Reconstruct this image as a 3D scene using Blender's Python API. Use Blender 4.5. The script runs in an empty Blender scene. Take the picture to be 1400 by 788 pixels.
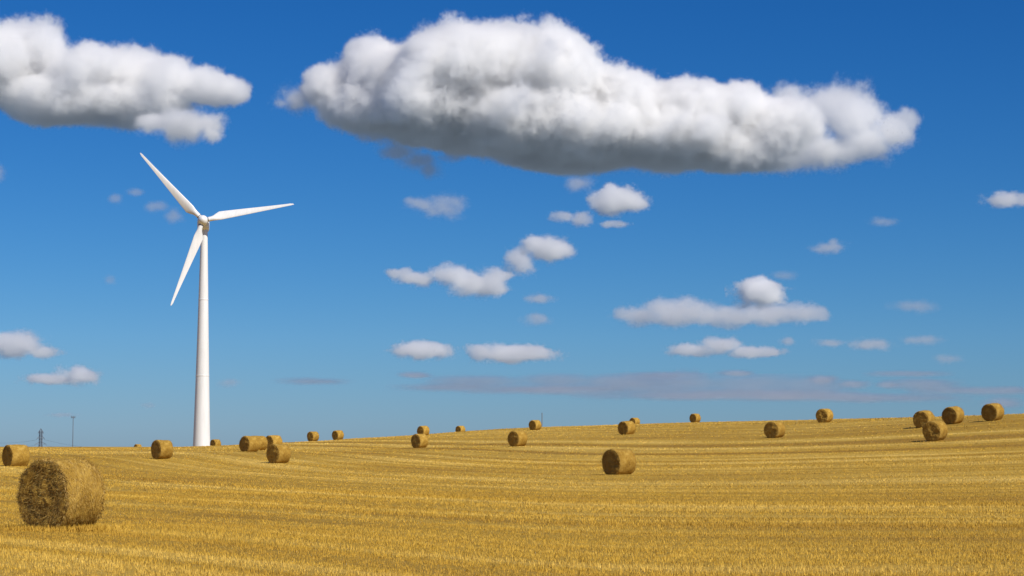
import bpy, bmesh, math, random
import numpy as np
from mathutils import Vector, Matrix, noise as mnoise

random.seed(7)
rng = np.random.default_rng(7)
R = math.radians
sc = bpy.context.scene
COL = sc.collection

# ------------------------------------------------------------------ camera
F = 2720.0            # focal length in photo pixels (1400 wide)
HOR = 614.0           # row of the true horizon
CAM_Z = 1.7
PITCH = math.atan((HOR - 394.0) / F)
cam_data = bpy.data.cameras.new('camera')
cam = bpy.data.objects.new('camera', cam_data)
COL.objects.link(cam)
cam_data.sensor_width = 36.0
cam_data.lens = F * 36.0 / 1400.0
cam_data.clip_start = 0.5
cam_data.clip_end = 200000.0
cam.location = (0, 0, CAM_Z)
cam.rotation_euler = (R(90) + PITCH, 0, 0)
sc.camera = cam

# ------------------------------------------------------------------ world, sun
SUN_EL, SUN_AZ = R(41), R(45)     # azimuth: to the right of straight behind the camera
sun_dir = Vector((math.sin(SUN_AZ) * math.cos(SUN_EL), -math.cos(SUN_AZ) * math.cos(SUN_EL), math.sin(SUN_EL)))
world = bpy.data.worlds.new('World')
sc.world = world
world.use_nodes = True
wn = world.node_tree
wn.nodes.clear()
sky = wn.nodes.new('ShaderNodeTexSky')
sky.sky_type = 'NISHITA'
sky.sun_disc = False
sky.sun_elevation = SUN_EL
sky.sun_rotation = math.atan2(sun_dir.x, sun_dir.y)
sky.altitude = 300
sky.air_density = 1.0
sky.dust_density = 0.25
sky.ozone_density = 3.0
hsv = wn.nodes.new('ShaderNodeHueSaturation')
hsv.inputs['Saturation'].default_value = 1.3
wn.links.new(sky.outputs[0], hsv.inputs['Color'])
SKY_S = 0.085
# polarised, deep blue sky: a per-channel grade of the Nishita radiance
sepc = wn.nodes.new('ShaderNodeSeparateColor'); comb = wn.nodes.new('ShaderNodeCombineColor')
wn.links.new(hsv.outputs[0], sepc.inputs[0])
for i_, (g_, k_) in enumerate(((1.34, 0.377), (1.09, 0.555), (1.0, 0.80))):
    m1 = wn.nodes.new('ShaderNodeMath'); m1.operation = 'MULTIPLY'; m1.inputs[1].default_value = SKY_S
    m2 = wn.nodes.new('ShaderNodeMath'); m2.operation = 'POWER'; m2.inputs[1].default_value = g_
    m3 = wn.nodes.new('ShaderNodeMath'); m3.operation = 'MULTIPLY'; m3.inputs[1].default_value = k_ / SKY_S
    wn.links.new(sepc.outputs[i_], m1.inputs[0]); wn.links.new(m1.outputs[0], m2.inputs[0]); wn.links.new(m2.outputs[0], m3.inputs[0])
    if i_ == 2:
        m4 = wn.nodes.new('ShaderNodeMath'); m4.operation = 'MULTIPLY_ADD'; m4.inputs[1].default_value = 0.15
        wn.links.new(sepc.outputs[0], m4.inputs[0]); wn.links.new(m3.outputs[0], m4.inputs[2]); m3 = m4
    wn.links.new(m3.outputs[0], comb.inputs[i_])
bg = wn.nodes.new('ShaderNodeBackground'); bg.inputs['Strength'].default_value = SKY_S
wo = wn.nodes.new('ShaderNodeOutputWorld')
wn.links.new(comb.outputs[0], bg.inputs['Color'])
wn.links.new(bg.outputs[0], wo.inputs['Surface'])

sun_data = bpy.data.lights.new('sun', 'SUN')
sun_data.energy = 5.0
sun_data.angle = R(0.53)
sun_data.color = (1.0, 0.93, 0.82)
sun = bpy.data.objects.new('sun', sun_data)
sun.rotation_euler = sun_dir.to_track_quat('Z', 'Y').to_euler()
COL.objects.link(sun)

sc.view_settings.view_transform = 'Standard'
sc.view_settings.look = 'None'
sc.view_settings.exposure = 0.1
sc.view_settings.gamma = 1.0
sc.view_settings.use_curve_mapping = False
sc.render.engine = 'CYCLES'
cy = sc.cycles
cy.use_denoising = True
cy.max_bounces = 22
cy.diffuse_bounces = 3
cy.glossy_bounces = 2
cy.volume_bounces = 17
cy.transparent_max_bounces = 8
cy.volume_step_rate = 3.0
cy.volume_max_steps = 512
cy.use_adaptive_sampling = True
cy.adaptive_threshold = 0.01

# ------------------------------------------------------------------ helpers
def ray_point(px, row, d):
    """the point seen at photo pixel (px,row) at horizontal distance d along +Y"""
    v = Vector(((px - 700.0) / F, 1.0, (394.0 - row) / F))
    c, s = math.cos(PITCH), math.sin(PITCH)
    v = Vector((v.x, v.y * c - v.z * s, v.y * s + v.z * c))
    v *= d / v.y
    return Vector((v.x, v.y, v.z + CAM_Z))

def tag(o, label=None, cat=None, group=None, kind=None):
    for k, v in (('label', label), ('category', cat), ('group', group), ('kind', kind)):
        if v: o[k] = v
    return o

def empty(name, loc, rz=0.0):
    o = bpy.data.objects.new(name, None)
    o.empty_display_size = 0.5
    o.location = loc; o.rotation_euler = (0, 0, rz)
    COL.objects.link(o)
    return o

def mesh_obj(name, verts, faces, mats, parent=None, smooth=False, mat_idx=None):
    me = bpy.data.meshes.new(name)
    me.from_pydata([tuple(v) for v in verts], [], faces)
    for m in (mats if isinstance(mats, (list, tuple)) else [mats]): me.materials.append(m)
    if mat_idx is not None: me.polygons.foreach_set('material_index', mat_idx)
    if smooth: me.polygons.foreach_set('use_smooth', [True] * len(me.polygons))
    me.update()
    o = bpy.data.objects.new(name, me)
    COL.objects.link(o)
    if parent: o.parent = parent
    return o

def np_mesh(name, V, Fc, mats, n_per=3, smooth=False):
    me = bpy.data.meshes.new(name)
    nv, nf = len(V), len(Fc)
    me.vertices.add(nv); me.loops.add(nf * n_per); me.polygons.add(nf)
    me.vertices.foreach_set('co', np.ascontiguousarray(V, dtype=np.float32).ravel())
    me.loops.foreach_set('vertex_index', np.ascontiguousarray(Fc, dtype=np.int32).ravel())
    me.polygons.foreach_set('loop_start', np.arange(0, nf * n_per, n_per, dtype=np.int32))
    me.polygons.foreach_set('loop_total', np.full(nf, n_per, dtype=np.int32))
    if smooth: me.polygons.foreach_set('use_smooth', np.ones(nf, dtype=bool))
    for m in mats: me.materials.append(m)
    me.update(calc_edges=True)
    return me

class NT:
    """small node-tree writer"""
    def __init__(self, tree): self.t = tree
    def n(self, typ, **kw):
        nd = self.t.nodes.new(typ)
        for k, v in kw.items(): setattr(nd, k, v)
        return nd
    def set(self, sock, v):
        if isinstance(v, bpy.types.NodeSocket): self.t.links.new(v, sock)
        else: sock.default_value = v
    def math(self, op, a, b=None, c=None, clamp=False):
        nd = self.n('ShaderNodeMath', operation=op, use_clamp=clamp)
        self.set(nd.inputs[0], a)
        if b is not None: self.set(nd.inputs[1], b)
        if c is not None: self.set(nd.inputs[2], c)
        return nd.outputs[0]
    def vmath(self, op, a, b=None):
        nd = self.n('ShaderNodeVectorMath', operation=op)
        self.set(nd.inputs[0], a)
        if b is not None: self.set(nd.inputs[1], b)
        return nd.outputs['Value'] if op in ('LENGTH', 'DOT_PRODUCT') else nd.outputs[0]
    def noise(self, vec, scale, detail=3.0, rough=0.55, dim='3D', dist=0.0):
        nd = self.n('ShaderNodeTexNoise', noise_dimensions=dim)
        if dim == '1D': self.set(nd.inputs['W'], vec)
        elif vec is not None: self.set(nd.inputs['Vector'], vec)
        self.set(nd.inputs['Scale'], scale)
        nd.inputs['Detail'].default_value = detail
        nd.inputs['Roughness'].default_value = rough
        nd.inputs['Distortion'].default_value = dist
        return nd.outputs[0]
    def ramp(self, f, stops, interp='LINEAR'):
        nd = self.n('ShaderNodeValToRGB')
        nd.color_ramp.interpolation = interp
        el = nd.color_ramp.elements
        el[0].position, el[0].color = stops[0][0], (*stops[0][1], 1)
        el[1].position, el[1].color = stops[-1][0], (*stops[-1][1], 1)
        for p, c in stops[1:-1]:
            e = el.new(p); e.color = (*c, 1)
        self.set(nd.inputs[0], f)
        return nd.outputs[0]
    def mix(self, f, a, b, mode='MIX'):
        nd = self.n('ShaderNodeMix', data_type='RGBA', blend_type=mode)
        self.set(nd.inputs[0], f)
        self.set(nd.inputs[6], a if isinstance(a, bpy.types.NodeSocket) else (*a, 1))
        self.set(nd.inputs[7], b if isinstance(b, bpy.types.NodeSocket) else (*b, 1))
        return nd.outputs[2]

def new_mat(name):
    m = bpy.data.materials.new(name)
    m.use_nodes = True
    t = m.node_tree
    b = t.nodes['Principled BSDF']
    return m, NT(t), b

# ------------------------------------------------------------------ terrain
# (photo column, distance, row of the ground there)
BALES = [
  # col, dist, row of foot, angle of the end face away from the viewer (deg), label
  (87.5, 42.0, 721, 46, 'big round straw bale nearest the camera, frayed and dark, filling the lower left corner'),
  (24, 128, 638, 62, 'round straw bale at the left edge, just above the big frayed bale'),
  (190, 440, 611.5, 55, 'tiny bale top peeping over the skyline between the thin mast and the wind turbine'),
  (223, 151, 627, 57, 'lone round straw bale on the field just left of the wind turbine tower'),
  (296, 315, 612.5, 52, 'small straw bale on the skyline touching the right side of the turbine tower'),
  (342, 176, 618, 52, 'front bale of the touching pair standing right of the turbine tower'),
  (354, 196, 616, 50, 'rear bale of the touching pair, mostly hidden behind its neighbour right of the turbine'),
  (375, 214, 613.5, 50, 'small bale peeping over the top of a larger bale right of the touching pair'),
  (382, 146, 634, 50, 'larger straw bale right of the touching pair with a small bale peeping over it'),
  (429, 290, 603, 48, 'left one of two small separate bales on the skyline between turbine and field centre'),
  (463, 312, 600.5, 48, 'right one of two small separate bales on the skyline between turbine and field centre'),
  (579.5, 295, 594.5, 46, 'small bale on the skyline directly behind and above a nearer bale, left of centre'),
  (574.5, 200, 613, 46, 'straw bale left of centre with a smaller bale rising directly behind it'),
  (630, 368, 592.5, 46, 'half sunken small bale on the skyline between the stacked looking two and the centre one'),
  (708, 185, 610, 44, 'straw bale at the middle of the field, below the small skyline bale beside the pole'),
  (732, 291, 591, 44, 'small skyline bale with the short thin pole standing just behind its right side'),
  (857, 213, 594, 42, 'skyline bale right of centre with the edge of a hidden bale behind its right side'),
  (867.5, 350, 585, 42, 'bale almost hidden behind another, only its right edge showing on the skyline right of centre'),
  (846, 107, 650, 45, 'straw bale standing alone in the middle distance right of centre '),
  (950, 312, 578, 42, 'very small lone bale on the skyline under the long flat cloud right of centre'),
  (1059, 175, 599, 32, 'bale with a long dark shadow to its left, between centre and right hand cluster'),
  (1127, 215, 578, 29, 'lone skyline bale left of the right hand cluster, its round face showing'),
  (1263, 170, 584, 27, 'bale partly hidden behind the front bale of the right hand cluster'),
  (1303, 172, 581, 33, 'bale at the right end of the three bale cluster, cutting the skyline'),
  (1278, 146, 603, 26, 'front and lowest bale of the right hand cluster with a dark face and long shadow'),
  (1357, 170, 573, 30, 'highest bale of all, on the skyline close to the right edge'),
]
SKY_LINE = [(-250, 350, 612), (0, 350, 611), (140, 360, 611), (276, 385, 611), (380, 350, 609), (462, 330, 601.5),
            (560, 325, 596), (640, 325, 589.5), (740, 320, 584), (860, 300, 580.5), (950, 315, 577.5), (1040, 290, 575.5),
            (1130, 255, 573.5), (1220, 235, 571.5), (1310, 215, 569.5), (1400, 205, 566.5), (1650, 200, 560)]
ctrl = []
for col, d, row, a, l in BALES:
    if row in (611.5, 612.5, 585, 592.5, 594.5): continue
    p = ray_point(col, row, d); ctrl.append((p.x, p.y, p.z))
for col, dc, row in SKY_LINE:
    p = ray_point(col, row, dc)
    e = (HOR - row) / F
    u = (col - 700) / F
    ctrl.append((p.x, p.y, p.z))
    for dd, drop in ((-30, 0.16), (40, 0.30), (110, 1.8), (260, 7.0)):
        y = dc + dd
        ctrl.append((u * y, y, p.z + dd * e - drop))
for y, xs in ((-40, (-60, -20, 20, 60)), (0, (-60, -20, 20, 60)), (25, (-40, -12, 0, 12, 40)), (45, (-50, -10, 0, 10, 50)), (70, (-60, -15, 0, 15))):
    for x in xs: ctrl.append((x, y, 0.0 if y < 60 else 0.03))
ctrl += [(70, 70, .6), (-120, 150, 0.6), (-160, 300, 1.2), (130, 150, 5.0), (150, 230, 7.0), (-200, 60, 0.), (200, 60, 2.5)]
C = np.array(ctrl)
XS = 2.0
def _k(r2): return np.where(r2 > 1e-9, 0.5 * r2 * np.log(np.maximum(r2, 1e-9)), 0.0)
P = np.stack([C[:, 0] * XS, C[:, 1]], 1) / 100.0
n = len(P)
D2 = ((P[:, None] - P[None]) ** 2).sum(-1)
A = np.zeros((n + 3, n + 3))
A[:n, :n] = _k(D2) + np.eye(n) * 0.012
A[:n, n] = 1; A[:n, n + 1:] = P
A[n, :n] = 1; A[n + 1:, :n] = P.T
W = np.linalg.solve(A, np.concatenate([C[:, 2], np.zeros(3)]))

def sstep(a, b, x):
    t = np.clip((x - a) / (b - a), 0, 1)
    return t * t * (3 - 2 * t)

def height(x, y):
    x = np.atleast_1d(np.asarray(x, float)); y = np.atleast_1d(np.asarray(y, float))
    out = np.empty_like(x)
    for i in range(0, len(x), 20000):
        q = np.stack([np.clip(x[i:i+20000], -330, 330) * XS, np.clip(y[i:i+20000], -60, 620)], 1) / 100.0
        d2 = ((q[:, None] - P[None]) ** 2).sum(-1)
        out[i:i+20000] = _k(d2) @ W[:n] + W[n] + q @ W[n + 1:]
    d = np.hypot(x, y)
    out = np.clip(out, -14, 9)
    far = sstep(480, 700, d)
    out = out * (1 - far) - 14.0 * far
    near = 1 - sstep(18, 30, d)
    side = 1 - sstep(-10, 12, y)
    out = out * (1 - np.maximum(near, side))
    return out

def height1(x, y): return float(height([x], [y])[0])

def row_coord(x, y):
    """distance-like coordinate across the harvest rows; the rows run crosswise on the right and bend away on the left"""
    yy = np.maximum(y, 8.0)
    u = np.clip(x / yy, -0.6, 0.6)
    sp = (np.sqrt((u - 0.03) ** 2 + 0.05 ** 2) - (u - 0.03)) / 2
    Ac = 1.7 + 1.6 * sstep(35, 190, yy)
    return yy * np.exp(-Ac * sp) + 1.8 * np.log1p(np.exp(np.clip((x - 10) / 4, -30, 30))) * 4 * sstep(80, 200, yy)

ang_f = np.linspace(-R(30), R(30), 301)
ang_b = np.linspace(R(30), R(330), 90)[1:-1]
angs = np.concatenate([ang_f, ang_b])
dist = np.concatenate([[2, 5, 9, 13, 17], np.geomspace(20, 480, 300), np.geomspace(500, 60000, 40)])
AA, DD = np.meshgrid(angs, dist, indexing='ij')
GX, GY = (np.sin(AA) * DD).ravel(), (np.cos(AA) * DD).ravel()
GZ = height(GX, GY)
# small unevenness: wheel ruts and swells along the rows
SR = row_coord(GX, GY)
def vnoise1(t, seed):
    r = np.random.default_rng(seed).random(4096)
    i = np.floor(t).astype(int); f = t - i; f = f * f * (3 - 2 * f)
    return r[i % 4096] * (1 - f) + r[(i + 1) % 4096] * f
rough = (vnoise1(SR / 1.3, 1) - 0.5) * 0.06 + (vnoise1(SR / 4.5, 2) - 0.5) * 0.10
rough *= (1 - sstep(150, 330, np.hypot(GX, GY)))
GZ = GZ + rough
nA, nD = AA.shape
idx = np.arange(nA * nD).reshape(nA, nD)
i2 = np.roll(idx, -1, axis=0)
Q = np.stack([idx[:, :-1], idx[:, 1:], i2[:, 1:], i2[:, :-1]], -1).reshape(-1, 4)
GV = np.stack([GX, GY, GZ], 1)

def straw_colors(nt, s, pos, stem=False):
    """colour of the cut field, from row coordinate and position"""
    sx = nt.n('ShaderNodeSeparateXYZ'); nt.set(sx.inputs[0], pos)
    wob = nt.noise(pos, 0.05, 3, 0.6)
    s2 = nt.math('MULTIPLY_ADD', wob, 1.6, s)
    b1 = nt.noise(s2, 0.085, 1, 0.5, '1D')      # combine passes, about 12 m
    b2 = nt.noise(s2, 0.33, 2, 0.6, '1D')       # swaths, about 3 m
    def aniso(kx, sc_, det):
        mp = nt.n('ShaderNodeCombineXYZ')
        nt.set(mp.inputs[0], nt.math('MULTIPLY', sx.outputs[0], kx))
        nt.set(mp.inputs[1], s2)
        return nt.noise(mp.outputs[0], sc_, det, 0.6)
    b3 = aniso(0.08, 1.3, 3)
    b4 = aniso(0.12, 0.16, 2)
    v = nt.math('MULTIPLY', b1, 1.7)
    v = nt.math('MULTIPLY_ADD', b2, 1.2, v)
    v = nt.math('MULTIPLY_ADD', b3, 0.9, v)
    v = nt.math('MULTIPLY_ADD', b4, 1.2, v)
    pt_ = nt.noise(pos, 0.045, 2, 0.5)
    v = nt.math('MULTIPLY_ADD', nt.math('SUBTRACT', pt_, 0.5), 1.4, v)
    v = nt.math('MULTIPLY', v, 0.2)
    v = nt.math('MULTIPLY_ADD', nt.math('SUBTRACT', v, 0.5), 3.7, 0.5, clamp=True)
    # wheel tracks: pairs of pressed lines every 27 m
    ph = nt.math('PINGPONG', nt.math('ADD', s2, 4.0), 13.5)
    tr = nt.math('SUBTRACT', 1.0, nt.math('DIVIDE', nt.math('ABSOLUTE', nt.math('SUBTRACT', ph, 1.1)), 0.42), clamp=True)
    v = nt.math('SUBTRACT', v, nt.math('MULTIPLY', tr, 0.28), clamp=True)
    return v

# field surface
m_field, nt, bs = new_mat('stubble_field')
at = nt.n('ShaderNodeAttribute', attribute_name='row_coord')
geo = nt.n('ShaderNodeNewGeometry')
s, pos = at.outputs['Fac'], geo.outputs['Position']
v = straw_colors(nt, s, pos)
col = nt.ramp(v, [(0.0, (0.31, 0.175, 0.018)), (0.5, (0.475, 0.292, 0.032)), (1.0, (0.72, 0.49, 0.11))])
spk = nt.noise(pos, 9.0, 4, 0.75)
col = nt.mix(nt.math('MULTIPLY_ADD', spk, 2.4, -0.95, clamp=True), col, nt.mix(0.6, col, (0.17, 0.085, 0.02)))
spk2 = nt.noise(pos, 23.0, 2, 0.7)
col = nt.mix(nt.math('MULTIPLY_ADD', spk2, 5.0, -2.9, clamp=True), col, (0.66, 0.47, 0.17))
big = nt.noise(pos, 0.03, 3, 0.6)
col = nt.mix(nt.math('MULTIPLY_ADD', big, 1.6, -0.6, clamp=True), col, nt.mix(0.35, col, (0.36, 0.24, 0.07)))
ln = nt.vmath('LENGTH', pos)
hazed_land = nt.ramp(nt.noise(pos, 0.002, 4, 0.6), [(0.4, (0.09, 0.13, 0.16)), (0.6, (0.15, 0.18, 0.20))])
col = nt.mix(nt.math('MULTIPLY_ADD', ln, 0.004, -2.6, clamp=True), col, hazed_land)     # farmland beyond this field; blue haze put into its colour to tint cloud undersides
nt.set(bs.inputs['Base Color'], col)
bs.inputs['Roughness'].default_value = 0.9
bs.inputs['Specular IOR Level'].default_value = 0.15
bp = nt.n('ShaderNodeBump'); bp.inputs['Strength'].default_value = 0.8; bp.inputs['Distance'].default_value = 0.12
nt.set(bp.inputs['Height'], nt.noise(pos, 7.0, 5, 0.75))
nt.set(bs.inputs['Normal'], bp.outputs[0])

me = np_mesh('ground', GV, Q, [m_field], 4, True)
a = me.attributes.new('row_coord', 'FLOAT', 'POINT')
a.data.foreach_set('value', SR.astype(np.float32))
# close the hole below the camera
ground = bpy.data.objects.new('ground', me)
bm = bmesh.new(); bm.from_mesh(me)
bm.verts.ensure_lookup_table()
bm.faces.new([bm.verts[int(k)] for k in idx[:, 0]])
bmesh.ops.recalc_face_normals(bm, faces=bm.faces)
bm.to_mesh(me); bm.free()
COL.objects.link(ground)
tag(ground, kind='structure')

# ------------------------------------------------------------------ stubble
m_stub, nt, bs = new_mat('cut_straw_stems')
at = nt.n('ShaderNodeAttribute', attribute_name='row_coord')
geo = nt.n('ShaderNodeNewGeometry')
s, pos = at.outputs['Fac'], geo.outputs['Position']
v = straw_colors(nt, s, pos)
col = nt.ramp(v, [(0.0, (0.43, 0.24, 0.025)), (0.5, (0.62, 0.39, 0.045)), (1.0, (0.82, 0.59, 0.15))])
rnd = nt.n('ShaderNodeAttribute', attribute_name='tint')
col = nt.mix(nt.math('MULTIPLY', rnd.outputs['Fac'], 0.4), col, (0.30, 0.15, 0.028))
nt.set(bs.inputs['Base Color'], col)
bs.inputs['Roughness'].default_value = 0.7
bs.inputs['Specular IOR Level'].default_value = 0.3

def blades(cx, cy, cz, nb, h, w, lean, tint, srow):
    """nb thin leaning triangles at each of the given foot points"""
    N = len(cx) * nb
    rep = lambda q: np.repeat(q, nb)
    x, y, z, hh, ww = rep(cx), rep(cy), rep(cz), rep(h), rep(w)
    x = x + rng.normal(0, 1, N) * ww * 3; y = y + rng.normal(0, 1, N) * ww * 3
    th = rng.uniform(0, 2 * math.pi, N)
    la = np.abs(rng.normal(0, 1, N)) * lean; lt = rng.uniform(0, 2 * math.pi, N)
    hh = hh * rng.uniform(0.55, 1.15, N)
    V = np.empty((N, 3, 3))
    dx, dy = np.cos(th) * ww * .5, np.sin(th) * ww * .5
    V[:, 0] = np.stack([x - dx, y - dy, z - 0.02], 1)
    V[:, 1] = np.stack([x + dx, y + dy, z - 0.02], 1)
    V[:, 2] = np.stack([x + np.cos(lt) * hh * np.sin(la), y + np.sin(lt) * hh * np.sin(la), z + hh * np.cos(la)], 1)
    t = np.clip(rep(tint) + rng.normal(0, .25, N), 0, 1)
    return V.reshape(-1, 3), np.repeat(t, 3), np.repeat(rep(srow), 3)

def scatter(d0, d1, dens, nb, h, w, lean):
    hw = 0.34
    area = hw * (d1 ** 2 - d0 ** 2)
    N = int(area * dens)
    d = np.sqrt(rng.uniform(d0 ** 2, d1 ** 2, N)); u = rng.uniform(-hw, hw, N)
    x, y = u * d, d
    s = row_coord(x, y)
    # drilled rows: pull feet onto lines 0.28 m apart near the camera
    pitch = 0.3
    ds = (np.round(s / pitch) * pitch - s) * 0.75
    y = y + ds
    s = s + ds
    keep = vnoise1(s / 2.2, 5) * 0.6 + vnoise1(s / 0.7, 6) * 0.4
    m = rng.random(N) < 0.35 + 0.9 * keep
    x, y, s = x[m], y[m], s[m]
    z = height(x, y) + ((vnoise1(s / 1.3, 1) - 0.5) * 0.06 + (vnoise1(s / 4.5, 2) - 0.5) * 0.10) * (1 - sstep(150, 330, np.hypot(x, y)))
    hs = h * (0.6 + 0.7 * vnoise1(s / 3.1, 8)) * rng.uniform(.7, 1.2, len(x))
    return blades(x, y, z, nb, hs, np.full(len(x), w), lean, rng.beta(1.2, 3.0, len(x)), s)

parts = [scatter(22, 45, 90, 5, 0.075, 0.013, 0.7),
         scatter(45, 80, 34, 5, 0.075, 0.02, 0.75),
         scatter(80, 150, 7, 5, 0.075, 0.04, 0.8),
         scatter(150, 330, 0.8, 5, 0.08, 0.11, 0.9)]
V = np.concatenate([p[0] for p in parts]); T = np.concatenate([p[1] for p in parts]); S = np.concatenate([p[2] for p in parts])
me = np_mesh('stubble', V, np.arange(len(V)).reshape(-1, 3), [m_stub], 3)
a = me.attributes.new('tint', 'FLOAT', 'POINT'); a.data.foreach_set('value', T.astype(np.float32))
a = me.attributes.new('row_coord', 'FLOAT', 'POINT'); a.data.foreach_set('value', S.astype(np.float32))
stub = bpy.data.objects.new('stubble', me); COL.objects.link(stub)
tag(stub, 'short golden cut straw stubble covering the field', 'stubble', kind='stuff')

# ------------------------------------------------------------------ round bales
def bale_mat(name, face):
    m, nt, bs = new_mat(name)
    tc = nt.n('ShaderNodeTexCoord'); P_ = tc.outputs['Object']
    oi = nt.n('ShaderNodeObjectInfo')
    Pv = nt.vmath('ADD', P_, nt.vmath('MULTIPLY', nt.n('ShaderNodeCombineXYZ').outputs[0], (1, 1, 1)))
    sep = nt.n('ShaderNodeSeparateXYZ'); nt.set(sep.inputs[0], P_)
    if face:
        rad = nt.math('POWER', nt.math('ADD', nt.math('POWER', sep.outputs[0], 2.0), nt.math('POWER', nt.math('SUBTRACT', sep.outputs[2], 0.73), 2.0)), 0.5)
        dis = nt.noise(P_, 5.0, 3, 0.6)
        w = nt.noise(nt.math('MULTIPLY_ADD', dis, 0.12, rad), 26.0, 3, 0.65, '1D')
    else:
        cmb = nt.n('ShaderNodeCombineXYZ')
        nt.set(cmb.inputs[1], nt.math('MULTIPLY', sep.outputs[1], 5.0))
        nt.set(cmb.inputs[0], sep.outputs[0]); nt.set(cmb.inputs[2], sep.outputs[2])
        w = nt.noise(cmb.outputs[0], 6.0, 4, 0.65)
    fine = nt.noise(P_, 34.0, 4, 0.75)
    big = nt.noise(P_, 2.2, 3, 0.6)
    v = nt.math('MULTIPLY', w, 0.35)
    v = nt.math('MULTIPLY_ADD', fine, 0.35, v)
    v = nt.math('MULTIPLY_ADD', big, 0.45, v)
    v = nt.math('MULTIPLY_ADD', nt.math('SUBTRACT', v, 0.56), 3.0, 0.5, clamp=True)
    if face:
        col = nt.ramp(v, [(0.0, (0.22, 0.115, 0.015)), (0.45, (0.38, 0.21, 0.030)), (1.0, (0.64, 0.42, 0.09))])
    else:
        col = nt.ramp(v, [(0.0, (0.19, 0.098, 0.013)), (0.5, (0.40, 0.235, 0.034)), (1.0, (0.60, 0.40, 0.095))])
    wth = nt.ramp(oi.outputs['Random'], [(0.0, (0.80, 0.78, 0.74)), (1.0, (1.0, 1.0, 1.0))])
    col = nt.mix(1.0, col, wth, 'MULTIPLY')
    nt.set(bs.inputs['Base Color'], col)
    bs.inputs['Roughness'].default_value = 0.85
    bs.inputs['Specular IOR Level'].default_value = 0.2
    bp = nt.n('ShaderNodeBump'); bp.inputs['Strength'].default_value = 0.9; bp.inputs['Distance'].default_value = 0.05
    nt.set(bp.inputs['Height'], nt.math('MULTIPLY_ADD', fine, 0.7, w))
    nt.set(bs.inputs['Normal'], bp.outputs[0])
    return m
m_side = bale_mat('bale_straw_side', False)
m_face = bale_mat('bale_straw_face', True)
m_loose, nt, bs = new_mat('loose_straw')
rnd = nt.n('ShaderNodeAttribute', attribute_name='tint')
nt.set(bs.inputs['Base Color'], nt.ramp(rnd.outputs['Fac'], [(0, (0.66, 0.46, 0.13)), (0.35, (0.42, 0.25, 0.042)), (1, (0.24, 0.13, 0.022))]))
bs.inputs['Roughness'].default_value = 0.6

BR, BL = 0.75, 1.2       # radius and length; the axis runs along local Y, end face towards -Y
def fbm(x, y, z, sc_, oct_=3):
    return mnoise.fractal(Vector((x * sc_, y * sc_, z * sc_)), 1.0, 2.0, oct_)

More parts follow.
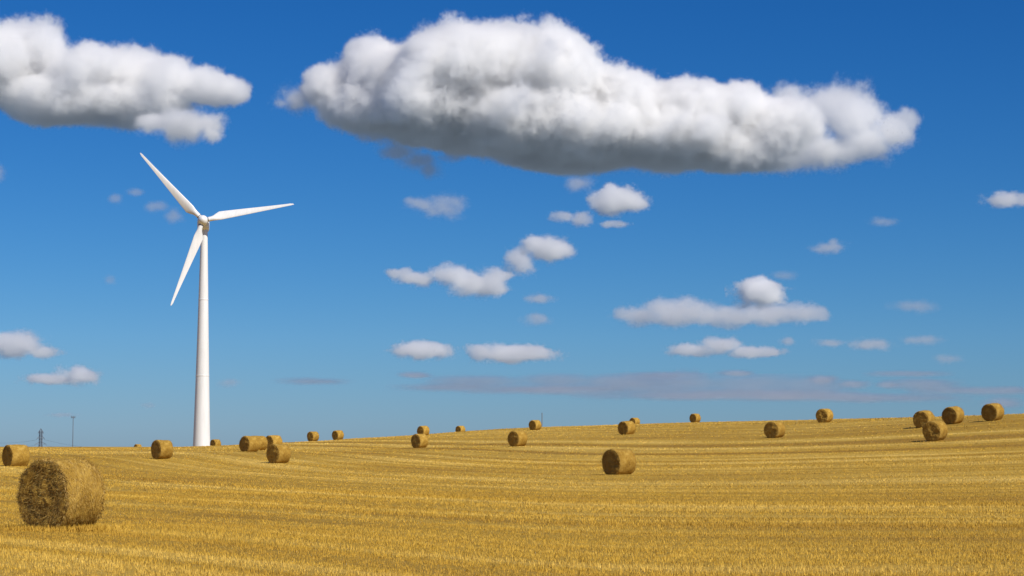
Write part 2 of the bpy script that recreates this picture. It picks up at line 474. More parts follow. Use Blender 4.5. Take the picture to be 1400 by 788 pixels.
def bale_shape(seed, nseg, nlen, nrad, nstraw, slump=0.05, shag=0.02):
    """verts/faces of the curved side and of the two ends, plus loose straw"""
    rr = random.Random(seed)
    off = seed * 13.7
    def pt(a, t, r):
        """a: angle, t: -1..1 along the axis, r: radius factor"""
        x, z = math.cos(a) * r * BR, math.sin(a) * r * BR
        y = t * BL / 2
        nz = fbm(x + off, y, z, 1.6) * 0.03 + fbm(x + off, y, z, 7.0) * shag
        k = 1 + nz / BR
        x *= k; z *= k
        y += fbm(x, y + off, z, 2.2) * 0.03 + fbm(x, y + off, z, 9) * shag * 0.8
        # slump: flat foot and a slightly wider lower half
        if z < 0: x *= 1 + slump * 0.5 * (-z / BR)
        floor = -BR * (1 - slump)
        if z < floor: z = floor - 0.01
        return (x, y, z + BR * (1 - slump) )
    side_v, side_f = [], []
    ts = [(-1 + 2 * j / nlen) for j in range(nlen + 1)]
    for t in ts:
        e = max(0, (abs(t) - 0.86) / 0.14)
        r = 1 - 0.055 * e ** 2.2
        if abs(t) < 0.86: r += 0.006 * math.sin(t * 40)
        for i in range(nseg): side_v.append(pt(2 * math.pi * i / nseg, t, r))
    for j in range(nlen):
        for i in range(nseg):
            a_, b_ = j * nseg + i, j * nseg + (i + 1) % nseg
            side_f.append((a_, b_, b_ + nseg, a_ + nseg))
    ends = []
    for sgn in (-1, 1):
        vs, fs = [], []
        for j in range(nrad):
            r = 0.945 * (1 - j / nrad)
            t = sgn * (1 + 0.035 * math.sin(math.pi * min(1, (1 - r) * 2.2)) if r > .5 else 1.03)
            for i in range(nseg):
                p = pt(2 * math.pi * i / nseg, t, r)
                if j == 0: p = side_v[(0 if sgn < 0 else nlen) * nseg + i]
                else:
                    p = (p[0], p[1] + 0.03 * fbm(p[0] * 1.0 + off, sgn * 3, p[2], 4.0) - sgn * 0.0, p[2])
                vs.append(p)
        vs.append(pt(0, sgn * 1.03, 0.0)); cidx = len(vs) - 1
        for j in range(nrad - 1):
            for i in range(nseg):
                a_, b_ = j * nseg + i, j * nseg + (i + 1) % nseg
                q = (a_, a_ + nseg, b_ + nseg, b_)
                fs.append(q if sgn < 0 else q[::-1])
        for i in range(nseg):
            q = ((nrad - 1) * nseg + i, cidx, (nrad - 1) * nseg + (i + 1) % nseg)
            fs.append(q if sgn < 0 else q[::-1])
        ends.append((vs, fs))
    # loose straw ends sticking out
    def straws(count, where):
        V, T = [], []
        for _ in range(count):
            a_ = rr.uniform(0, 2 * math.pi)
            if where == 'side':
                t = rr.uniform(-1, 1); p = Vector(pt(a_, t, 0.985))
                nrm = Vector((math.cos(a_), 0, math.sin(a_)))
                tan = Vector((-math.sin(a_), 0, math.cos(a_))) * rr.choice((-1, 1)) + Vector((0, rr.uniform(-.8, .8), 0))
            else:
                r = math.sqrt(rr.random()) * 0.95
                p = Vector(pt(a_, where * 1.02, r)); nrm = Vector((0, where, 0))
                if rr.random() < .35: p = Vector(pt(a_, where * 0.98, 0.97)); nrm = Vector((math.cos(a_), where, math.sin(a_)))
                b_ = rr.uniform(0, 6.28)
                tan = Vector((math.cos(b_), 0, math.sin(b_)))
            L = rr.uniform(0.05, 0.13) * (1.5 if rr.random() < .08 else 1)
            d = (nrm * rr.uniform(.08, .5) + tan * 0.9).normalized() * L
            wv = d.cross(nrm)
            if wv.length < 1e-6: continue
            wv = wv.normalized() * rr.uniform(0.0035, 0.007)
            if p.z + d.z < 0.0: continue
            V += [p - wv, p + wv, p + d]
            T += [min(1, max(0, rr.betavariate(1.3, 1.8)))] * 3
        return V, T
    return side_v, side_f, ends, [straws(nstraw, 'side'), straws(nstraw // 2, -1), straws(nstraw // 2, 1)]

def make_bale(seed, nseg, nlen, nrad, nstraw, slump, shag):
    sv, sf, ends, st = bale_shape(seed, nseg, nlen, nrad, nstraw, slump, shag)
    root = empty('straw_bale', (0, 0, 0))
    def build(name, v, f, mat, straw):
        SV, T = straw
        n0 = len(v)
        fs = list(f) + [(n0 + 3 * i, n0 + 3 * i + 1, n0 + 3 * i + 2) for i in range(len(SV) // 3)]
        o = mesh_obj(name, list(v) + SV, fs, [mat, m_loose], root, False, [0] * len(f) + [1] * (len(SV) // 3))
        o.data.polygons.foreach_set('use_smooth', [True] * len(f) + [False] * (len(SV) // 3))
        a = o.data.attributes.new('tint', 'FLOAT', 'POINT')
        a.data.foreach_set('value', [0.5] * n0 + T)
        return o
    build('rolled_side', sv, sf, m_side, st[0])
    build('end_face', ends[0][0], ends[0][1], m_face, st[1])
    build('end_face', ends[1][0], ends[1][1], m_face, st[2])
    return root

def copy_tree(o, parent=None):
    c = o.copy(); COL.objects.link(c); c.parent = parent
    for ch in [k for k in o.children]: copy_tree(ch, c)
    return c

hero = make_bale(3, 96, 30, 14, 9000, 0.03, 0.036)
protos = [make_bale(11, 64, 16, 8, 1300, 0.04, 0.022), make_bale(12, 64, 16, 8, 1300, 0.08, 0.024), make_bale(13, 64, 16, 8, 1300, 0.055, 0.018)]
used = set()
for k, (bc, bd, brow, bang, blab) in enumerate(BALES):
    # near contact point: walk to the distance where the projected foot row fits best on this terrain
    X = (bc - 700) / F * bd
    if k == 0: b = hero
    else:
        i = k % 3
        if i in used: b = copy_tree(protos[i])
        else: b = protos[i]; used.add(i)
    z = height1(X, bd)
    view = math.atan2(X, bd)            # bearing from the camera
    # the end face (-Y) turned bang degrees to the left of the direction back to the camera
    b.location = (X, bd, z - 0.03)
    b.rotation_euler = (0, 0, -view - R(bang))
    # lean with the ground
    e = 0.8
    gx = (height1(X + e, bd) - height1(X - e, bd)) / (2 * e); gy = (height1(X, bd + e) - height1(X, bd - e)) / (2 * e)
    nrm = Vector((-gx, -gy, 1)).normalized()
    qt = Vector((0, 0, 1)).rotation_difference(nrm)
    b.rotation_euler = (qt.to_matrix() @ Matrix.Rotation(-view - R(bang), 3, 'Z')).to_euler()
    sclv = random.uniform(0.97, 1.03) if k else 1.0
    b.scale = (sclv * random.uniform(.97, 1.03), sclv * random.uniform(.93, 1.08), sclv) if k else (0.97, 0.88, 0.99)
    tag(b, blab, 'straw bale', 'round straw bales lying on the stubble field')
    yy, zz = bd, z
    dz = (zz - CAM_Z)
    c_, s_ = math.cos(PITCH), math.sin(PITCH)
    print('bale', bc, 'row', brow, '->', round(394 - F * (dz * c_ - yy * s_) / (yy * c_ + dz * s_), 1), 'z', round(z, 2))

# loose straw shed round the nearest bale's foot
hx, hy = hero.location.x, hero.location.y
N = 2600
th_ = rng.uniform(0, 2 * math.pi, N); rr_ = 0.45 + np.abs(rng.normal(0, 0.42, N))
cx_, cy_ = hx + np.cos(th_) * rr_, hy + np.sin(th_) * rr_
Vl, Tl, Sl = blades(cx_, cy_, height(cx_, cy_) + 0.02, 3, rng.uniform(.05, .13, N), np.full(N, 0.014), 1.3, rng.beta(1.5, 2, N), row_coord(cx_, cy_))
me = np_mesh('loose_straw', Vl, np.arange(len(Vl)).reshape(-1, 3), [m_stub], 3)
a = me.attributes.new('tint', 'FLOAT', 'POINT'); a.data.foreach_set('value', Tl.astype(np.float32))
a = me.attributes.new('row_coord', 'FLOAT', 'POINT'); a.data.foreach_set('value', Sl.astype(np.float32))
o = bpy.data.objects.new('loose_straw', me); COL.objects.link(o)
tag(o, 'loose straw shed on the ground around the foot of the nearest bale', 'straw', kind='stuff')

# ------------------------------------------------------------------ wind turbine
m_white, nt, bs = new_mat('turbine_white_paint')
tc = nt.n('ShaderNodeTexCoord')
mp = nt.n('ShaderNodeMapping'); mp.inputs['Scale'].default_value = (1.0, 1.0, 0.12)
nt.set(mp.inputs[0], tc.outputs['Object'])
g = nt.noise(mp.outputs[0], 1.4, 4, 0.6)
nt.set(bs.inputs['Base Color'], nt.ramp(g, [(0.3, (0.64, 0.65, 0.65)), (0.7, (0.73, 0.74, 0.75))]))
bs.inputs['Roughness'].default_value = 0.42
m_dark, nt, bs = new_mat('dark_gap')
bs.inputs['Base Color'].default_value = (0.05, 0.05, 0.055, 1); bs.inputs['Roughness'].default_value = 0.7

TD = 440.0
hub = ray_point(277.3, 301.5, TD)
tx = ray_point(276.2, 500, TD).x
tx = (276.0 - 700) / F * TD
tz = height1(tx, TD + 4)
m_px = TD / F
turb = empty('wind_turbine', (hub.x - 0.15, TD + 3.2, tz - 0.4))
tag(turb, 'tall white three bladed wind turbine with a tapered tower standing on the skyline', 'wind turbine')
def loc(v): return Vector(v) - turb.location
H_top = hub.z - 1.5 - turb.location.z
r_base, r_top = 12.2 * m_px, 4.6 * m_px
# tower
vs, fs = [], []
NS, NL = 56, 40
for j in range(NL + 1):
    t = j / NL
    z = t * H_top
    r = r_base + (r_top - r_base) * (t ** 0.86)
    for i in range(NS): a_ = 2 * math.pi * i / NS; vs.append((math.cos(a_) * r, math.sin(a_) * r, z))
for j in range(NL):
    for i in range(NS):
        a_, b_ = j * NS + i, j * NS + (i + 1) % NS
        fs.append((a_, b_, b_ + NS, a_ + NS))
# flange rings
for tz_ in (0.34, 0.68, 0.985):
    r = (r_base + (r_top - r_base) * (tz_ ** 0.86))
    n0 = len(vs)
    prof = [(r - .02, -0.12), (r + 0.035, -0.10), (r + 0.035, 0.10), (r - .02, 0.12)]
    for rr_, dz in prof:
        for i in range(NS): a_ = 2 * math.pi * i / NS; vs.append((math.cos(a_) * rr_, math.sin(a_) * rr_, tz_ * H_top + dz))
    for j in range(3):
        for i in range(NS):
            a_, b_ = n0 + j * NS + i, n0 + j * NS + (i + 1) % NS
            fs.append((a_, b_, b_ + NS, a_ + NS))
tower = mesh_obj('tower', vs, fs, m_white, turb, True)

YAW = R(7)
# nacelle and hub built along local -Y (towards the camera), then yawed
hubl = loc(hub)
def loft(sections, close=True):
    """sections: lists of equal length of points"""
    v, f = [], []
    k = len(sections[0])
    for s_ in sections: v += s_
    for j in range(len(sections) - 1):
        for i in range(k):
            a_, b_ = j * k + i, j * k + (i + 1) % k
            f.append((a_, b_, b_ + k, a_ + k))
    if close:
        f.append(tuple(range(k))[::-1]); f.append(tuple((len(sections) - 1) * k + i for i in range(k)))
    return v, f
rotm = Matrix.Rotation(YAW, 3, 'Z') @ Matrix.Rotation(R(-4), 3, 'X')
def place(v): return [tuple(rotm @ Vector(p) + hubl) for p in v]
def superell(wd, hd, y, cz, k=28, p=3.2):
    out = []
    for i in range(k):
        a_ = 2 * math.pi * i / k
        c_, s_ = math.cos(a_), math.sin(a_)
        out.append((math.copysign(abs(c_) ** (2 / p), c_) * wd, y, cz + math.copysign(abs(s_) ** (2 / p), s_) * hd))
    return out
secs = [superell(w_, h_, y_, cz_) for y_, w_, h_, cz_ in
        ((1.05, 0.75, 0.8, -0.1), (1.2, 1.1, 1.15, -0.15), (2.0, 1.3, 1.4, -0.22), (4.5, 1.35, 1.45, -0.22), (7.0, 1.25, 1.35, -0.2), (8.3, 0.95, 1.0, -0.05), (8.6, 0.5, 0.6, 0))]
v, f = loft(secs)
nac = mesh_obj('nacelle', place(v), f, m_white, turb, True)
# spinner
secs = []
for y_, r_ in ((1.0, 1.02), (0.9, 1.12), (0.2, 1.18), (-0.5, 1.08), (-1.0, 0.86), (-1.35, 0.52), (-1.52, 0.22), (-1.56, 0.05)):
    secs.append([(math.cos(2 * math.pi * i / 36) * r_, y_, math.sin(2 * math.pi * i / 36) * r_) for i in range(36)])
v, f = loft(secs)
f = [q[::-1] for q in f]
spn = mesh_obj('hub', place(v), f, m_white, turb, True)
secs = [[(math.cos(2 * math.pi * i / 30) * 0.95, y_, math.sin(2 * math.pi * i / 30) * 0.95) for i in range(30)] for y_ in (0.9, 1.3)]
v, f = loft(secs)
mesh_obj('bearing_ring', place(v), f, m_dark, turb, True)
# blades
def blade_mesh(phi):
    """phi: angle in the rotor plane seen from the camera, counter-clockwise from right"""
    L = 126.5 * m_px
    secs = []
    K = 24
    for r in [0.9, 1.3, 1.8, 2.4, 3.1, 3.9, 4.8, 6.0, 7.5, 9.0, 10.5, 12, 13.5, 15, 16.5, 18, 19, 19.7, L - 0.12, L]:
        t = r / L
        if r < 3.9:
            q = (r - 1.3) / 2.6; q = min(1, max(0, q)); q = q * q * (3 - 2 * q)
            ch = 1.05 + (2.2 - 1.05) * q; th = 0.98 * (1 - q) + 0.30 * q; round_ = 1 - q
        else:
            q = (r - 3.9) / (L - 3.9)
            ch = 2.2 * (1 - q) ** 1.15 + 0.42 * q; th = 0.30 * (1 - q) + 0.14 * q; round_ = 0
            if r > L - 0.5: ch *= 0.55 if r < L - 0.01 else 0.18
        tw = R(22) * (1 - t) ** 2 + R(6)
        pts = []
        for i in range(K):
            a_ = 2 * math.pi * i / K
            # aerofoil: x along the chord (leading edge -0.3, trailing edge 0.7), y thickness
            cx_ = math.cos(a_)
            xa = 0.5 * cx_ + 0.2
            ta = math.sin(a_) * 0.5 * th * (1 - 0.55 * max(0, (cx_ + 0.2)) ) * (1 if math.sin(a_) > 0 else .75)
            xe, ye = xa * ch, ta * ch
            xc, yc = cx_ * 0.52, math.sin(a_) * 0.52
            x_ = xe * (1 - round_) + xc * round_; y_ = ye * (1 - round_) + yc * round_
            # twist about the span: leading edge turned into the wind (-Y)
            xx = x_ * math.cos(tw) - y_ * math.sin(tw); yy = x_ * math.sin(tw) + y_ * math.cos(tw)
            pts.append((r, xx, yy))
        # bend the blade slightly towards the wind at the tip
        secs.append([(p[0], p[1], p[2] - 0.5 * t * t) for p in pts])
    v, f = loft(secs)
    out = []
    for (r, q, y_) in v:
        # radial direction (cos phi, sin phi), trailing edge towards counter-clockwise
        x = r * math.cos(phi) - q * math.sin(phi)
        z = r * math.sin(phi) + q * math.cos(phi)
        out.append((x, y_ - 0.1, z))
    return out, f
for deg in (133.0, 10.8, 250.8):
    v, f = blade_mesh(R(deg))
    o = mesh_obj('blade', place(v), f, m_white, turb, True)
    bm = bmesh.new(); bm.from_mesh(o.data); bmesh.ops.recalc_face_normals(bm, faces=bm.faces); bm.to_mesh(o.data); bm.free()
    # dark seam at the root
    rad = [(math.cos(2 * math.pi * i / 20) * 0.56, math.sin(2 * math.pi * i / 20) * 0.56) for i in range(20)]
    phi = R(deg)
    secs = [[(r * math.cos(phi) - a_ * math.sin(phi), b_ - 0.1, r * math.sin(phi) + a_ * math.cos(phi)) for a_, b_ in rad] for r in (1.15, 1.27)]
    v, f = loft(secs)
    mesh_obj('root_seal', place(v), f, m_dark, o, True)
for o in (nac, spn, tower):
    bm = bmesh.new(); bm.from_mesh(o.data); bmesh.ops.recalc_face_normals(bm, faces=bm.faces); bm.to_mesh(o.data); bm.free()

# ------------------------------------------------------------------ far pylon, masts, wires
m_steel, nt, bs = new_mat('weathered_steel')
nt.set(bs.inputs['Base Color'], nt.ramp(nt.noise(None, 3.0, 3), [(0.3, (0.10, 0.12, 0.14)), (0.7, (0.18, 0.20, 0.23))]))
bs.inputs['Roughness'].default_value = 0.6

class Bars:
    def __init__(self): self.v, self.f = [], []
    def bar(self, a, b, w, w2=None):
        a, b = Vector(a), Vector(b); d = (b - a).normalized()
        up = Vector((0, 0, 1)) if abs(d.z) < 0.9 else Vector((1, 0, 0))
        s1 = d.cross(up).normalized(); s2 = d.cross(s1).normalized()
        n0 = len(self.v); w2 = w if w2 is None else w2
        for p, ww in ((a, w), (b, w2)):
            for i in range(6):
                a_ = math.pi * i / 3
                self.v.append(p + s1 * math.cos(a_) * ww / 2 + s2 * math.sin(a_) * ww / 2)
        for i in range(6):
            j = (i + 1) % 6
            self.f.append((n0 + i, n0 + j, n0 + 6 + j, n0 + 6 + i))
        self.f.append(tuple(n0 + i for i in range(6))[::-1]); self.f.append(tuple(n0 + 6 + i for i in range(6)))
    def build(self, name, mat, parent=None): return mesh_obj(name, self.v, self.f, mat, parent)

PD = 1500.0
def far_base(px, d): X = (px - 700) / F * d; return Vector((X, d, height1(X, d)))
pb = far_base(57.5, PD)
ptop = ray_point(57.5, 586, PD).z
pyl = empty('power_pylon', pb, R(35))
tag(pyl, 'small dark steel lattice power pylon far off behind the skyline at the left', 'pylon')
Hp = ptop - pb.z
B = Bars()
def wd(t): return 1.9 * (1 - t) + 0.9 * t if t < .6 else 1.25
def corner(t, i):
    w_ = (2.3 * (1 - t / .62) + 0.9 * (t / .62)) if t < .62 else 0.9
    return Vector(((1, 1, -1, -1)[i] * w_, (1, -1, -1, 1)[i] * w_, t * Hp))
lv = [0, .16, .3, .42, .53, .62, .7, .78, .86, .94]
for q in range(len(lv) - 1):
    for i in range(4):
        B.bar(corner(lv[q], i), corner(lv[q + 1], i), 0.34)
        B.bar(corner(lv[q], i), corner(lv[q + 1], (i + 1) % 4), 0.2)
        B.bar(corner(lv[q], (i + 1) % 4), corner(lv[q + 1], i), 0.2)
        B.bar(corner(lv[q + 1], i), corner(lv[q + 1], (i + 1) % 4), 0.2)
for i in range(4): B.bar(corner(.94, i), (0, 0, Hp), 0.3)
B.build('lattice_tower', m_steel, pyl)
arm_ends = []
for t, w_ in ((.62, 4.4), (.76, 3.0), (.90, 2.1)):
    for sg in (-1, 1):
        A_ = Bars()
        e = Vector((sg * w_, 0, t * Hp))
        for i in ((0, 1) if sg > 0 else (2, 3)):
            A_.bar(corner(t, i), e, 0.28); A_.bar(corner(t + .05, i), e, 0.22)
        A_.bar(e, e - Vector((0, 0, 1.0)), 0.25)
        A_.build('cross_arm', m_steel, pyl)
        arm_ends.append((t, sg, e - Vector((0, 0, 1.0))))

def mast(px, row_top, d, head, lab, cat, w_, name):
    b0 = far_base(px, d); top = ray_point(px, row_top, d).z
    r0 = empty(name, b0)
    tag(r0, lab, cat)
    M_ = Bars(); M_.bar((0, 0, -0.5), (0, 0, top - b0.z), w_, w_ * .7); M_.build('pole', m_steel, r0)
    if head:
        Hh = Bars()
        zt = top - b0.z
        for sg in (-1, 1):
            Hh.bar((0, 0, zt - 1.3), (sg * 1.3, 0, zt - 1.0), .3); Hh.bar((sg * 1.3, 0, zt - 1.7), (sg * 1.3, 0, zt + .1), .5)
            Hh.bar((0, sg * 1.2, zt - 1.7), (0, sg * 1.2, zt), .5); Hh.bar((0, 0, zt - 1), (0, sg * 1.2, zt - 1), .3)
        Hh.build('aerial_head', m_steel, r0)
    return r0, top
mast(101.3, 569, 1500, True, 'tall thin mast with a small blob of aerials on top, right of the pylon', 'mast', 0.75, 'radio_mast')
mast(741, 564.5, 620, False, 'short thin pole poking over the skyline by the small centre bale', 'pole', 0.42, 'pole')

def wire(p, q, sag, name, lab):
    Wb = Bars(); N = 24; prev = None
    for i in range(N + 1):
        t = i / N; v = Vector(p).lerp(Vector(q), t); v.z -= sag * 4 * t * (1 - t)
        if prev is not None: Wb.bar(prev, v, 0.10)
        prev = v
    o = Wb.build(name, m_steel)
    return tag(o, lab, 'cable', 'thin power lines behind the skyline')
pm = Matrix.Translation(pb) @ Matrix.Rotation(R(35), 4, 'Z')
for t, sg, e in arm_ends:
    if t > .85 : continue
    p = pm @ e
    if sg > 0:
        q = ray_point(215, 611.5 + (0.62 - t) * 12, 1400)
        wire(p, q, 4.0, 'power_line', 'thin wire sagging from the pylon to the right, past the tall mast, ' + ('lower one' if t < .7 else 'upper one'))
    else:
        q = ray_point(-40, 602 + (0.62 - t) * 14, 1650)
        wire(p, q, 3.0, 'power_line', 'thin wire leaving the pylon towards the left edge, ' + ('lower one' if t < .7 else 'upper one'))

# ------------------------------------------------------------------ clouds
def cloud_material(aniso, name):
    m = bpy.data.materials.new(name); m.use_nodes = True
    t = m.node_tree; t.nodes.clear()
    out = t.nodes.new('ShaderNodeOutputMaterial')
    pv = t.nodes.new('ShaderNodeVolumePrincipled')
    pv.inputs['Color'].default_value = (0.995, 0.995, 0.995, 1)
    pv.inputs['Anisotropy'].default_value = aniso
    pv.inputs['Density'].default_value = 1.0
    pv.inputs['Density Attribute'].default_value = 'density'
    t.links.new(pv.outputs[0], out.inputs['Volume'])
    return m
m_cloud = cloud_material(0.35, 'cloud_vapour')
m_thin = cloud_material(0.58, 'thin_cloud_vapour')
BASE = 1000.0

def make_cloud(name, blobs, sigma_tau, vox, amp=0.55, soft=0.35, depth=1.3, D=None, flat=None, nscale=1.0, seed=0, smooth=0.22, mat=None, stretch=1.0):
    """blobs: (col,row,rx,ry[,depth shift as a fraction of D]) in photo pixels, each an ellipsoid of real vapour at the cloud's distance"""
    mat = mat or m_cloud
    rows = max(b[1] + b[3] for b in blobs)
    if D is None: D = min(BASE / ((HOR - rows) / F), 40000.0)
    s = D / F
    ell = []
    for b in blobs:
        d = D * (1 + (b[4] if len(b) > 4 else 0))
        dep = (b[5] if len(b) > 5 else depth)
        c = ray_point(b[0], b[1], d)
        k = d / F
        rx, rz = b[2] * k * 1.15, b[3] * k * 1.2
        ell.append((c, Vector((rx, dep * (rx * rz) ** .5, rz))))
    lo = Vector([min(c[i] - r[i] * 1.25 for c, r in ell) for i in range(3)])
    hi = Vector([max(c[i] + r[i] * 1.25 for c, r in ell) for i in range(3)])
    ctr = (lo + hi) / 2
    size = hi - lo
    rz_mean = sum(r.z for c, r in ell) / len(ell)
    vs_ = vox * s
    res = [max(8, min(620, int(size[i] / (vs_ * (2.2 if i == 1 else 1))))) for i in range(3)]
    me = bpy.data.meshes.new(name)
    o = bpy.data.objects.new(name, me); COL.objects.link(o)
    o.location = ctr
    me.materials.append(mat)
    ng = bpy.data.node_groups.new(name + '_vapour', 'GeometryNodeTree')
    ng.interface.new_socket('Geometry', in_out='INPUT', socket_type='NodeSocketGeometry')
    ng.interface.new_socket('Geometry', in_out='OUTPUT', socket_type='NodeSocketGeometry')
    g = NT(ng)
    posn = g.n('GeometryNodeInputPosition').outputs[0]
    wpos = g.vmath('ADD', g.vmath('MULTIPLY', posn, (stretch, 1.0, 1.0)), (seed * 917.0, seed * 331.0, seed * 71.0))
    f = None
    for c, r in ell:
        cl = c - ctr
        q = g.vmath('SUBTRACT', posn, tuple(cl))
        q = g.vmath('DIVIDE', q, tuple(r))
        l = g.math('SUBTRACT', 1.0, g.vmath('LENGTH', q))
        f = l if f is None else g.math('SMOOTH_MAX', f, l, smooth)
    # billows
    n1 = g.noise(wpos, 0.42 * nscale / rz_mean, 3.0, 0.55)
    n2 = g.noise(wpos, 1.15 * nscale / rz_mean, 2.0, 0.5)
    n3 = g.noise(wpos, 3.2 * nscale / rz_mean, 6.0, 0.66)
    bil = g.math('SUBTRACT', 0.35, g.math('ABSOLUTE', g.math('MULTIPLY_ADD', n2, 4.0, -2.0)))
    fld = g.math('MULTIPLY_ADD', g.math('SUBTRACT', n1, 0.5), amp * 2.6, f)
    fld = g.math('MULTIPLY_ADD', bil, amp * 0.24, fld)
    fld = g.math('MULTIPLY_ADD', g.math('SUBTRACT', n3, 0.5), amp * 1.2, fld)
    n4 = g.noise(wpos, 9.0 * nscale / rz_mean, 4.0, 0.65)
    fld = g.math('MULTIPLY_ADD', g.math('SUBTRACT', n4, 0.5), amp * 0.75, fld)
    if flat is not None:
        sz = g.n('ShaderNodeSeparateXYZ'); g.set(sz.inputs[0], posn)
        hgt = g.math('DIVIDE', g.math('SUBTRACT', sz.outputs[2], flat - ctr.z), rz_mean * 0.5)
        fld = g.math('MINIMUM', fld, g.math('ADD', hgt, g.math('MULTIPLY', g.math('SUBTRACT', n1, 0.5), 0.9)))
    den = g.math('DIVIDE', fld, soft, clamp=True)
    den = g.math('MULTIPLY', g.math('MULTIPLY', den, den), sigma_tau / (rz_mean * 2))
    vc = g.n('GeometryNodeVolumeCube')
    g.set(vc.inputs['Density'], den)
    vc.inputs['Background'].default_value = 0.0
    vc.inputs['Min'].default_value = tuple(lo - ctr); vc.inputs['Max'].default_value = tuple(hi - ctr)
    vc.inputs['Resolution X'].default_value, vc.inputs['Resolution Y'].default_value, vc.inputs['Resolution Z'].default_value = res
    sm = g.n('GeometryNodeSetMaterial'); sm.inputs['Material'].default_value = mat
    ng.links.new(vc.outputs[0], sm.inputs[0])
    go = g.n('NodeGroupOutput'); g.n('NodeGroupInput')
    ng.links.new(sm.outputs[0], go.inputs[0])
    md = o.modifiers.new('vapour', 'NODES'); md.node_group = ng
    tag(o, kind='structure')
    return o

make_cloud('cloud', [(462, 124, 40, 30, 0, 1.2), (530, 104, 55, 48, 0, 1.8), (600, 106, 78, 56, 0, 1.8), (690, 104, 78, 60, 0, 1.8), (770, 120, 72, 52, 0, 1.8), (850, 134, 66, 46, 0, 1.7),
    (930, 140, 60, 38, 0, 1.5), (1005, 152, 52, 36, 0, 1.4), (1070, 168, 52, 34, 0, 1.3),
    (510, 154, 66, 32, .0, 1.9), (590, 156, 90, 38, -.005, 2.1), (690, 164, 100, 42, -.004, 2.1), (790, 178, 110, 42, .0, 1.7), (900, 188, 100, 38, .005, 1.6), (1010, 200, 80, 30, 0, 0.9),
    (632, 116, 70, 38, -.008, 2.1), (750, 210, 62, 20, .03, 1.2)],
    16.0, 1.75, 0.54, 0.24, 1.5, D=6300, smooth=0.4, seed=1)
make_cloud('cloud', [(1060, 196, 60, 32, 0, 1.2), (1120, 202, 70, 26, 0, 1.2), (1180, 196, 50, 24), (1130, 142, 44, 32), (1080, 135, 26, 20), (1165, 165, 44, 26), (1222, 182, 32, 22), (1246, 164, 20, 14)],
    4.2, 1.7, 0.95, 0.5, 1.3, D=6450, smooth=0.35, seed=5)
make_cloud('cloud', [(404, 135, 30, 20), (388, 142, 16, 10), (425, 120, 16, 16)], 4.0, 1.6, 0.8, 0.8, 1.3, D=6250, seed=6)
make_cloud('cloud', [(10, 82, 62, 42, 0, 1.6), (60, 64, 36, 34, 0, 1.4), (120, 100, 50, 36, 0, 1.5), (165, 98, 50, 32, 0, 1.4), (220, 112, 50, 30, 0, 1.4), (285, 120, 40, 24), (318, 122, 22, 18),
    (60, 133, 80, 28, 0, 1.5), (140, 140, 90, 28, 0, 1.5), (-40, 100, 60, 36), (210, 140, 50, 18)],
    9.0, 1.75, 0.6, 0.28, 1.5, D=6500, smooth=0.35, seed=2)
make_cloud('cloud', [(250, 172, 50, 20), (215, 168, 30, 14), (285, 184, 18, 12)], 6.0, 1.8, 0.75, 0.65, 1.4, D=6300, seed=3)
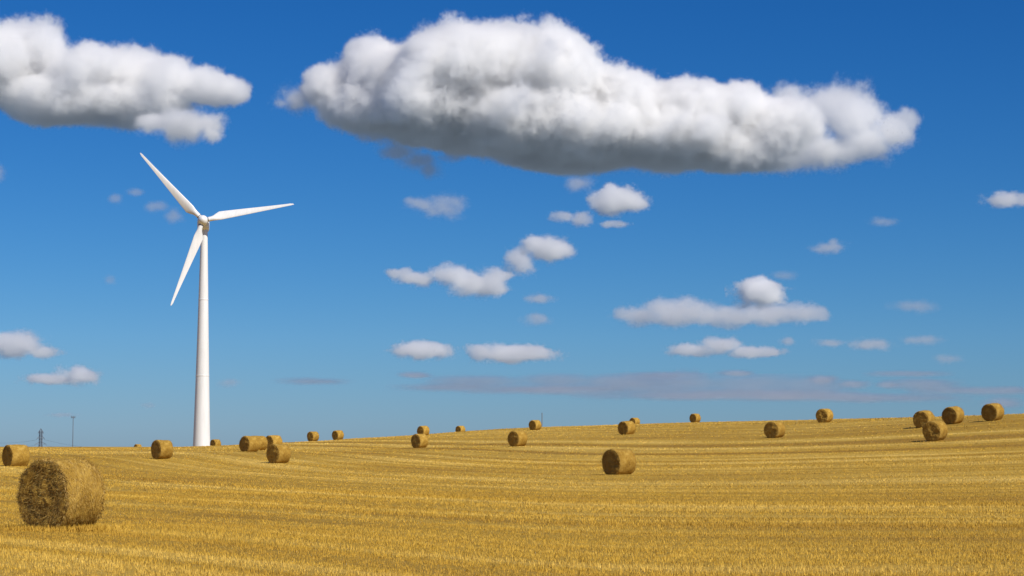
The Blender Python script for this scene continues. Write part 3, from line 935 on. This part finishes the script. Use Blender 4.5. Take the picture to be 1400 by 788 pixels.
# (optical depth, blobs)
small = [
  (6.0, [(843, 276, 30, 14), (836, 268, 16, 12), (865, 280, 18, 9)]),
  (1.6, [(578, 281, 22, 9), (605, 284, 26, 14), (560, 275, 10, 5)]),
  (1.5, [(790, 252, 20, 10)]),
  (1.7, [(795, 301, 15, 8), (768, 298, 16, 6), (838, 308, 18, 4)]),
  (5.5, [(748, 343, 28, 13), (735, 337, 16, 10)]),
  (4.5, [(713, 362, 17, 14)]),
  (3.2, [(545, 374, 18, 6), (572, 382, 26, 8), (612, 378, 26, 11), (655, 389, 34, 14), (690, 379, 16, 6)]),
  (1.4, [(737, 409, 18, 6)]), (1.2, [(734, 438, 20, 7)]),
  (4.0, [(577, 481, 34, 9), (568, 475, 18, 7)]),
  (3.5, [(660, 483, 20, 9), (700, 485, 50, 9), (730, 483, 20, 8)]),
  (7.0, [(1040, 403, 30, 14), (1032, 396, 16, 11)]),
  (2.2, [(880, 434, 34, 9), (930, 428, 45, 14), (990, 434, 50, 11), (1050, 431, 45, 11), (1100, 431, 30, 10)]),
  (2.8, [(945, 480, 26, 7), (985, 474, 24, 9), (1030, 482, 32, 6)]),
  (1.5, [(1076, 467, 9, 6)]),
  (1.2, [(1137, 470, 22, 5), (1190, 472, 28, 7)]), (1.0, [(1262, 466, 28, 6)]),
  (2.6, [(1378, 274, 27, 9)]),
  (1.3, [(1133, 340, 22, 7), (1138, 333, 10, 6)]), (0.8, [(1207, 304, 19, 6)]),
  (0.7, [(1250, 420, 34, 8)]), (0.8, [(1072, 378, 18, 6)]), (0.7, [(1295, 492, 22, 6)]),
  (3.8, [(18, 474, 38, 13), (60, 484, 20, 7)]), (1.2, [(-2, 238, 12, 14)]),
  (3.2, [(70, 519, 34, 6), (108, 515, 26, 9)]),
  (1.0, [(157, 273, 11, 7)]), (1.0, [(185, 264, 14, 5), (215, 284, 18, 7), (238, 297, 14, 9)]), (0.9, [(150, 384, 9, 7)]),
  (0.7, [(313, 524, 18, 6)]), (0.5, [(203, 555, 12, 4)]), (0.5, [(85, 568, 22, 3)]),
  
  'bands',
  (0.4, [(430, 522, 50, 5)]), (0.7, [(565, 514, 22, 4)]),
  (0.45, [(660, 522, 80, 8), (760, 521, 70, 9), (850, 524, 80, 11)]),
  (0.5, [(930, 526, 80, 15), (1020, 528, 80, 13), (1100, 530, 70, 11)]), (0.9, [(1005, 511, 28, 4)]), (0.9, [(1125, 520, 22, 6), (1165, 526, 24, 5), (1215, 527, 16, 4)]),
  (0.4, [(620, 530, 90, 5), (760, 534, 150, 6)]), (0.4, [(1000, 541, 200, 7), (900, 514, 70, 5)]), (0.35, [(1180, 545, 150, 6)]), (0.35, [(1330, 535, 90, 6), (1240, 512, 70, 4)]),
  (0.45, [(1260, 528, 60, 8)]), (0.8, [(1370, 552, 30, 8)]),
]
nb_ = small.index('bands'); small.remove('bands')
for k, (tau, bl) in enumerate(small):
    make_cloud('cloud', [(b[0], b[1] - .15 * b[3], b[2] * 1.1, b[3] * 1.2) for b in bl], tau * (0.75 if k < nb_ else 1.6), 1.0, 0.85 if tau > 1.1 else 0.6, 0.4 if tau > 1.6 else 0.7, 1.3, stretch=0.75 if k < nb_ else 0.25, nscale=1.6 if k < nb_ else 1.15, seed=10 + k, mat=m_cloud if k < nb_ else m_thin)
make_cloud('cloud', [(572, 220, 28, 13), (588, 232, 18, 12), (545, 208, 34, 10), (620, 214, 26, 9)], 1.9, 1.2, 0.8, 0.8, 1.3, D=6480, seed=71, mat=m_thin)
make_cloud('cloud', [(845, 226, 34, 12), (700, 216, 34, 10)], 2.6, 1.2, 0.8, 0.8, 1.3, D=6560, seed=72, mat=m_thin)
